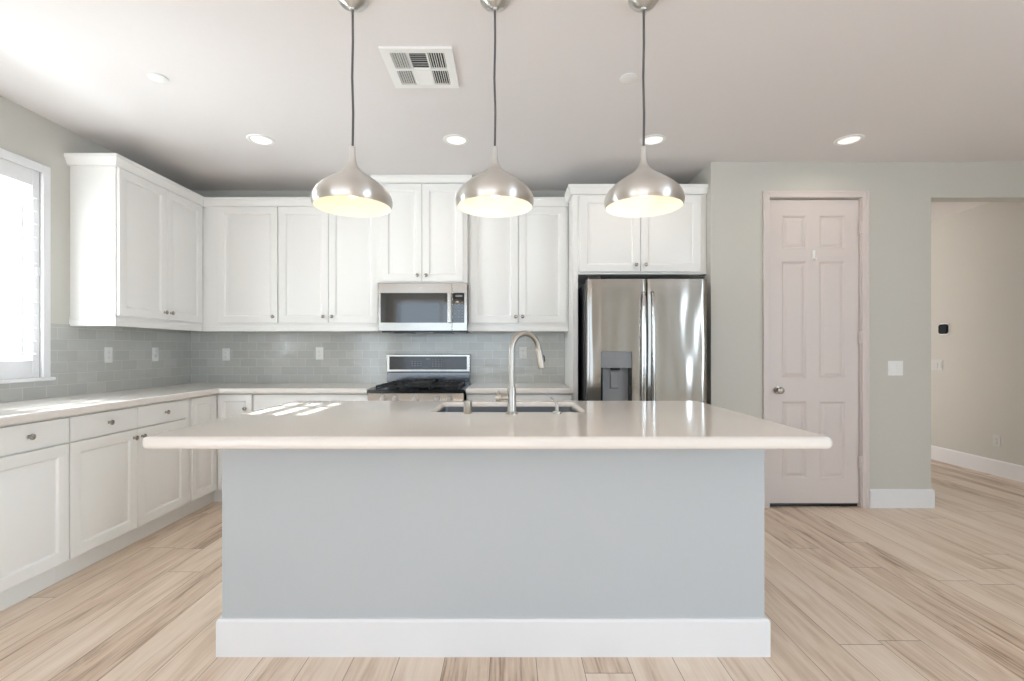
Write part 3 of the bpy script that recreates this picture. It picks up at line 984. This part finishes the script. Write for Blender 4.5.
obj('badge', lathe([(0, 0.002), (0.009, 0.002), (0.010, 0.001), (0.010, 0), (0, 0)], 20, 'Y'), M_CHROME, md_, smooth=True, loc=(0.362, 0, MH - 0.04))
obj('vent_grille', boxes((0.02, MW - 0.02, 0.04, 0.34, -0.012, 0.0), (0.12, 0.28, 0.06, 0.2, -0.018, -0.012), (0.46, 0.62, 0.06, 0.2, -0.018, -0.012)), M_BLACK, mwv)

# ------------------------------------------------------------------ refrigerator
FX0, FW, FYF = 0.591, 0.916, 3.672
fr = thing('refrigerator', 'stainless French-door refrigerator with ice and water dispenser', 'refrigerator', (FX0, FYF, 0))
obj('body', boxes((0.004, FW - 0.004, 0.085, 0.80, 0.02, 1.772)), M_DARK, fr, 0.004)


def bowed(x0, x1, z0, z1, hole=None, full=(0.0, FW)):
    """door skin with a gentle outward bow; hole = (xa, xb, za, zb)"""
    bm = bmesh.new()
    xs = [x0 + (x1 - x0) * i / 20 for i in range(21)]
    zs = [z0, z1]
    if hole:
        xs = sorted(set([x for x in xs if not (abs(x - hole[0]) < 0.008 or abs(x - hole[1]) < 0.008)] + [hole[0], hole[1]]))
        zs = [z0, hole[2], hole[3], z1]

    def yf(x):
        u = (x - full[0]) / (full[1] - full[0])
        e = min(abs(x - x0), abs(x1 - x)) / 0.014
        return 0.008 * (2 * u - 1) ** 2 + (0.010 * (1 - min(1, e)) ** 2)
    F = [[bm.verts.new((x, yf(x), z)) for z in zs] for x in xs]
    B = [[bm.verts.new((x, 0.08, z)) for z in zs] for x in xs]
    for i in range(len(xs) - 1):
        for j in range(len(zs) - 1):
            inside = hole and hole[0] - 1e-6 <= xs[i] and xs[i + 1] <= hole[1] + 1e-6 and j == 1
            if not inside:
                bm.faces.new((F[i][j], F[i + 1][j], F[i + 1][j + 1], F[i][j + 1]))
                bm.faces.new((B[i][j], B[i][j + 1], B[i + 1][j + 1], B[i + 1][j]))
    for i in range(len(xs) - 1):
        bm.faces.new((F[i][0], B[i][0], B[i + 1][0], F[i + 1][0]))
        bm.faces.new((F[i][-1], F[i + 1][-1], B[i + 1][-1], B[i][-1]))
    for i in (0, len(xs) - 1):
        for j in range(len(zs) - 1):
            bm.faces.new((F[i][j], F[i][j + 1], B[i][j + 1], B[i][j]))
    return bm


mid = FW / 2 - 0.003
hole = (0.105, 0.340, 0.78, 1.238)
fd = obj('door', bowed(0.002, mid - 0.003, 0.745, 1.787, hole), M_FRIDGE, fr, smooth=True)
fd['label'] = 'left steel door with the dispenser'
dsp = obj('dispenser', boxes((0.105, 0.340, 0.008, 0.075, 1.112, 1.238), (0.105, 0.340, 0.066, 0.078, 0.78, 1.112), (0.105, 0.340, 0.006, 0.070, 0.78, 0.80)), M_GREYPL, fd, 0.002)
obj('cavity_side', boxes((0.105, 0.119, 0.006, 0.066, 0.80, 1.112)), M_BLACK, dsp)
obj('cavity_side', boxes((0.326, 0.340, 0.006, 0.066, 0.80, 1.112)), M_BLACK, dsp)
obj('paddle', boxes((0.190, 0.252, 0.052, 0.062, 0.955, 1.085)), M_GREYPL, dsp, 0.004)
obj('spout', boxes((0.185, 0.258, 0.030, 0.062, 1.096, 1.112)), M_BLACK, dsp, 0.006)
for x in (0.135, 0.160, 0.285, 0.310):
    for z in (1.165, 1.190):
        mark('touch_key', x, z, 0.016, 0.004, 0.0072, dsp)
fd2 = obj('door', bowed(mid + 0.006, FW - 0.002, 0.745, 1.787), M_FRIDGE, fr, smooth=True)
fd2['label'] = 'right plain steel door'
obj('badge', lathe([(0, 0.003), (0.013, 0.003), (0.015, 0.001), (0.015, 0), (0, 0)], 24, 'Y'), M_GREYPL, fd2, smooth=True, loc=(0.792, 0.0125, 1.700))
obj('freezer_drawer', bowed(0.002, FW - 0.002, 0.06, 0.735), M_FRIDGE, fr, smooth=True)
for x, d_ in ((mid - 0.032, fd), (mid + 0.036, fd2)):
    bm = bmesh.new()
    zt, zb_ = 1.655, 0.80
    pts = [(x, 0.0, zt + 0.03), (x, -0.022, zt + 0.012), (x, -0.040, zt - 0.02)]
    for i in range(1, 12):
        z = zt - 0.02 + (zb_ - zt + 0.04) * i / 12
        pts.append((x, -0.040 - 0.014 * math.sin(PI * i / 12), z))
    pts += [(x, -0.040, zb_ + 0.02), (x, -0.022, zb_ - 0.012), (x, 0.0, zb_ - 0.03)]
    tube(bm, pts, 0.0125, 14)
    obj('handle', bm, M_CHROME, d_, smooth=True)
obj('hinge_cap', boxes((0.02, 0.11, 0.03, 0.13, 1.789, 1.806)), M_DARK, fr, 0.004)
obj('hinge_cap', boxes((FW - 0.11, FW - 0.02, 0.03, 0.13, 1.789, 1.806)), M_DARK, fr, 0.004)

# ------------------------------------------------------------------ pendants
PR = [(0.0, 0.256), (0.0115, 0.256), (0.0118, 0.236), (0.0130, 0.214), (0.0152, 0.196), (0.0185, 0.182), (0.0250, 0.168), (0.0370, 0.154), (0.0550, 0.140),
      (0.0790, 0.125), (0.1050, 0.107), (0.1290, 0.088), (0.1490, 0.068), (0.1615, 0.047), (0.1655, 0.030), (0.1645, 0.014), (0.1600, 0.003), (0.1580, 0.0)]
PIN = [(0.1580, 0.0), (0.1570, 0.004), (0.1612, 0.016), (0.1622, 0.030), (0.1582, 0.046), (0.1455, 0.066), (0.1255, 0.085), (0.1015, 0.103), (0.0755, 0.120),
       (0.0510, 0.135), (0.0330, 0.149), (0.0200, 0.163), (0.0, 0.168)]


def pendant(x):
    p = thing('pendant_light', '', 'pendant light', (x, 2.06, 1.855), 0, 'brushed metal pendant lights over the island')
    sh_ = obj('shade', lathe(PR, 48, cap=False), M_SHADE, p, smooth=True)
    obj('liner', lathe(PIN, 48, cap=False), M_LINER, sh_, smooth=True)
    obj('bulb', lathe([(0, 0.045), (0.018, 0.048), (0.029, 0.062), (0.031, 0.078), (0.026, 0.098), (0.015, 0.118), (0.013, 0.150), (0.013, 0.164), (0, 0.164)], 20), M_BULB, sh_, smooth=True)
    bm = bmesh.new()
    tube(bm, [(0, 0, 0.256), (0.002, 0.001, 0.40), (-0.002, 0, 0.55), (0.001, 0, 0.70), (0, 0, 0.842)], 0.0048, 10)
    obj('cord', bm, M_CORD, p, smooth=True)
    obj('canopy', lathe([(0, 0.835), (0.010, 0.836), (0.012, 0.843), (0.030, 0.848), (0.050, 0.860), (0.061, 0.874), (0.063, 0.8845), (0, 0.8845)], 36), M_SHADE, p, smooth=True)
    return p


PX = (-0.664, -0.060, 0.572)
p0 = pendant(PX[0])
for i, (x, lb) in enumerate(zip(PX, ('brushed metal pendant light hanging left of the ceiling vent',
                                     'brushed metal pendant light hanging in the middle, straight above the faucet',
                                     'brushed metal pendant light hanging in front of the refrigerator cabinet'))):
    p = p0 if i == 0 else copy_tree(p0)
    p.location.x = x
    p['label'] = lb
    light('pendant_lamp', 'POINT', (0, 0, 0.035), LV['pend'], (1.0, 0.88, 0.74), parent=p, shadow_soft_size=0.03)

# ------------------------------------------------------------------ ceiling fittings
def downlight(x, y):
    t = thing('recessed_light', '', 'ceiling light', (x, y, H), 0, 'recessed ceiling lights')
    obj('trim_ring', lathe([(0.066, -0.003), (0.070, -0.007), (0.088, -0.005), (0.092, 0.0), (0.066, -0.0005), (0.066, -0.003)], 40), M_PLATE, t, smooth=True)
    obj('diffuser', lathe([(0, -0.003), (0.0665, -0.003), (0.0665, -0.0005), (0, -0.0005)], 40), M_CAN, t)
    return t


r0 = downlight(-1.76, 3.44)
for i, (x, lb) in enumerate(((-1.76, 'leftmost lit recessed ceiling light, near the corner wall cabinets'),
                             (-0.376, 'lit recessed ceiling light between the left and middle pendant lights'),
                             (1.02, 'lit recessed ceiling light seen beside the cord of the right pendant light'),
                             (2.41, 'lit recessed ceiling light in front of the pantry door'))):
    r = r0 if i == 0 else copy_tree(r0)
    r.location.x = x
    r['label'] = lb
    light('recessed_lamp', 'AREA', (0, 0, -0.012), LV['can'], WARM, parent=r, shape='DISK', size=0.12, spread=math.radians(160))

c0 = tag(obj('sprinkler_cover', lathe([(0, -0.007), (0.044, -0.007), (0.048, -0.005), (0.048, 0), (0, 0)], 36), M_PLATE, smooth=True, loc=(-1.92, 2.655, H)),
         'small white round sprinkler cover on the ceiling at left, above the wall cabinets', 'sprinkler cover', 'ceiling sprinkler covers')
c1 = copy_tree(c0)
c1.location.x = 0.655
c1['label'] = 'small white round sprinkler cover on the ceiling just left of the right pendant cord'

vt = thing('ceiling_vent', 'square white air vent in the ceiling with six louvered sections', 'vent', (-0.4605, 2.56, H))
hw = 0.180
cells_x = [(-0.135, -0.050), (-0.042, 0.043), (0.051, 0.136)]
cells_y = [(-0.145, -0.005), (0.010, 0.145)]
bm = bmesh.new()
t0_ = -0.012
xs = [-hw, -0.135, -0.050, -0.042, 0.043, 0.051, 0.136, hw]
ys = [-hw, -0.145, -0.005, 0.010, 0.145, hw]
for i in range(7):
    for j in range(5):
        if i in (1, 3, 5) and j in (1, 3):
            continue
        box(bm, xs[i], xs[i + 1], ys[j], ys[j + 1], t0_, 0)
bmesh.ops.remove_doubles(bm, verts=bm.verts, dist=1e-5)
obj('frame', bm, M_PLATE, vt)
obj('duct_shade_sheet', boxes((-0.136, 0.137, -0.146, 0.146, -0.002, -0.0005)), M_VOID, vt)  # flat dark sheet stands for the shade inside the duct
for i, (xa, xb) in enumerate(cells_x):
    for j, (ya, yb) in enumerate(cells_y):
        bm = bmesh.new()
        if i == 1:
            n = 9
            for k in range(n):
                y = ya + (yb - ya) * (k + 0.5) / n
                s = 1 if j == 0 else -1
                v = [bm.verts.new(p) for p in ((xa, y - s * 0.006, -0.011), (xb, y - s * 0.006, -0.011), (xb, y + s * 0.009, -0.003), (xa, y + s * 0.009, -0.003))]
                bm.faces.new(v)
        else:
            n = 7
            s = -1 if i == 0 else 1
            for k in range(n):
                x = xa + (xb - xa) * (k + 0.5) / n
                v = [bm.verts.new(p) for p in ((x + s * 0.003, ya, -0.011), (x + s * 0.003, yb, -0.011), (x - s * 0.003, yb, -0.003), (x - s * 0.003, ya, -0.003))]
                bm.faces.new(v)
        o = obj('louver_section', bm, M_PLATE, vt)
        md = o.modifiers.new('thickness', 'SOLIDIFY'); md.thickness = 0.001

# ------------------------------------------------------------------ sockets, switches, thermostat
def outlet(loc, rotz, label, group=None, M_PLATE=M_PLATE):
    t = thing('wall_outlet', label, 'outlet', loc, rotz, group)
    obj('plate', boxes((-0.035, 0.035, -0.006, 0, -0.0575, 0.0575)), M_PLATE, t, 0.002)
    for z in (-0.0195, 0.0195):
        r = obj('receptacle', lathe([(0, 0.0085), (0.014, 0.0085), (0.0155, 0.0075), (0.0155, 0.004), (0, 0.004)], 20, 'Y'), M_PLATE, t, smooth=True, loc=(0, 0, z))
        obj('slots', boxes((-0.006, -0.0045, -0.0092, -0.008, -0.002, 0.006), (0.0045, 0.006, -0.0092, -0.008, -0.002, 0.006), (-0.0015, 0.0015, -0.0092, -0.008, -0.009, -0.006)), M_SLOT, r)
    return t


OG = 'white outlets along the tiled backsplash'
RL = R90
outlet((XL + 0.008, 3.595, 1.212), RL, 'white outlet on the tiled window wall, nearer the window', OG)
outlet((XL + 0.008, 4.07, 1.212), RL, 'white outlet on the tiled window wall, nearer the corner', OG)
outlet((-2.64, YB - 0.008, 1.207), 0, 'white outlet on the back tiles near the left corner', OG)
outlet((-1.768, YB - 0.008, 1.217), 0, 'white outlet on the back tiles left of the gas range', OG)
outlet((0.130, YB - 0.008, 1.222), 0, 'white outlet on the back tiles beside the faucet spout', OG)
outlet((XR, 4.83, 0.345), -R90, 'small pale outlet low on the hall wall above the baseboard', None, M_PLATE_SHADED)
sw = thing('light_switch', 'white double light switch on the wall right of the pantry door', 'switch', (3.062, YD, 1.105))
obj('plate', boxes((-0.058, 0.058, -0.006, 0, -0.058, 0.058)), M_PLATE, sw, 0.002)
for x in (-0.023, 0.023):
    obj('rocker', boxes((x - 0.016, x + 0.016, -0.0095, -0.005, -0.033, 0.033)), M_PLATE, sw, 0.002)
sw = thing('light_switch', 'pale switch plate on the hall wall below the black thermostat', 'switch', (XR, 5.505, 1.08), -R90)
obj('plate', boxes((-0.075, 0.075, -0.006, 0, -0.058, 0.058)), M_PLATE_SHADED, sw, 0.002)
for x in (-0.046, 0.0, 0.046):
    obj('rocker', boxes((x - 0.016, x + 0.016, -0.0095, -0.005, -0.033, 0.033)), M_PLATE_SHADED, sw, 0.002)
th = thing('thermostat', 'black rounded thermostat on the grey hall wall', 'thermostat', (XR, 5.41, 1.482), -R90)
th_me = plate_mesh('wall_plate', [rounded_rect(-0.066, 0.066, -0.066, 0.066, 0.03)], 0, 0.006, 0.002)
th_me.transform(Matrix.Rotation(PI / 2, 4, 'X'))
link('wall_plate', th_me, M_PLATE, th, smooth=True)
th_me = plate_mesh('face', [rounded_rect(-0.054, 0.054, -0.054, 0.054, 0.03)], 0.006, 0.028, 0.006)
th_me.transform(Matrix.Rotation(PI / 2, 4, 'X'))
link('face', th_me, M_THERMO, th, smooth=True)
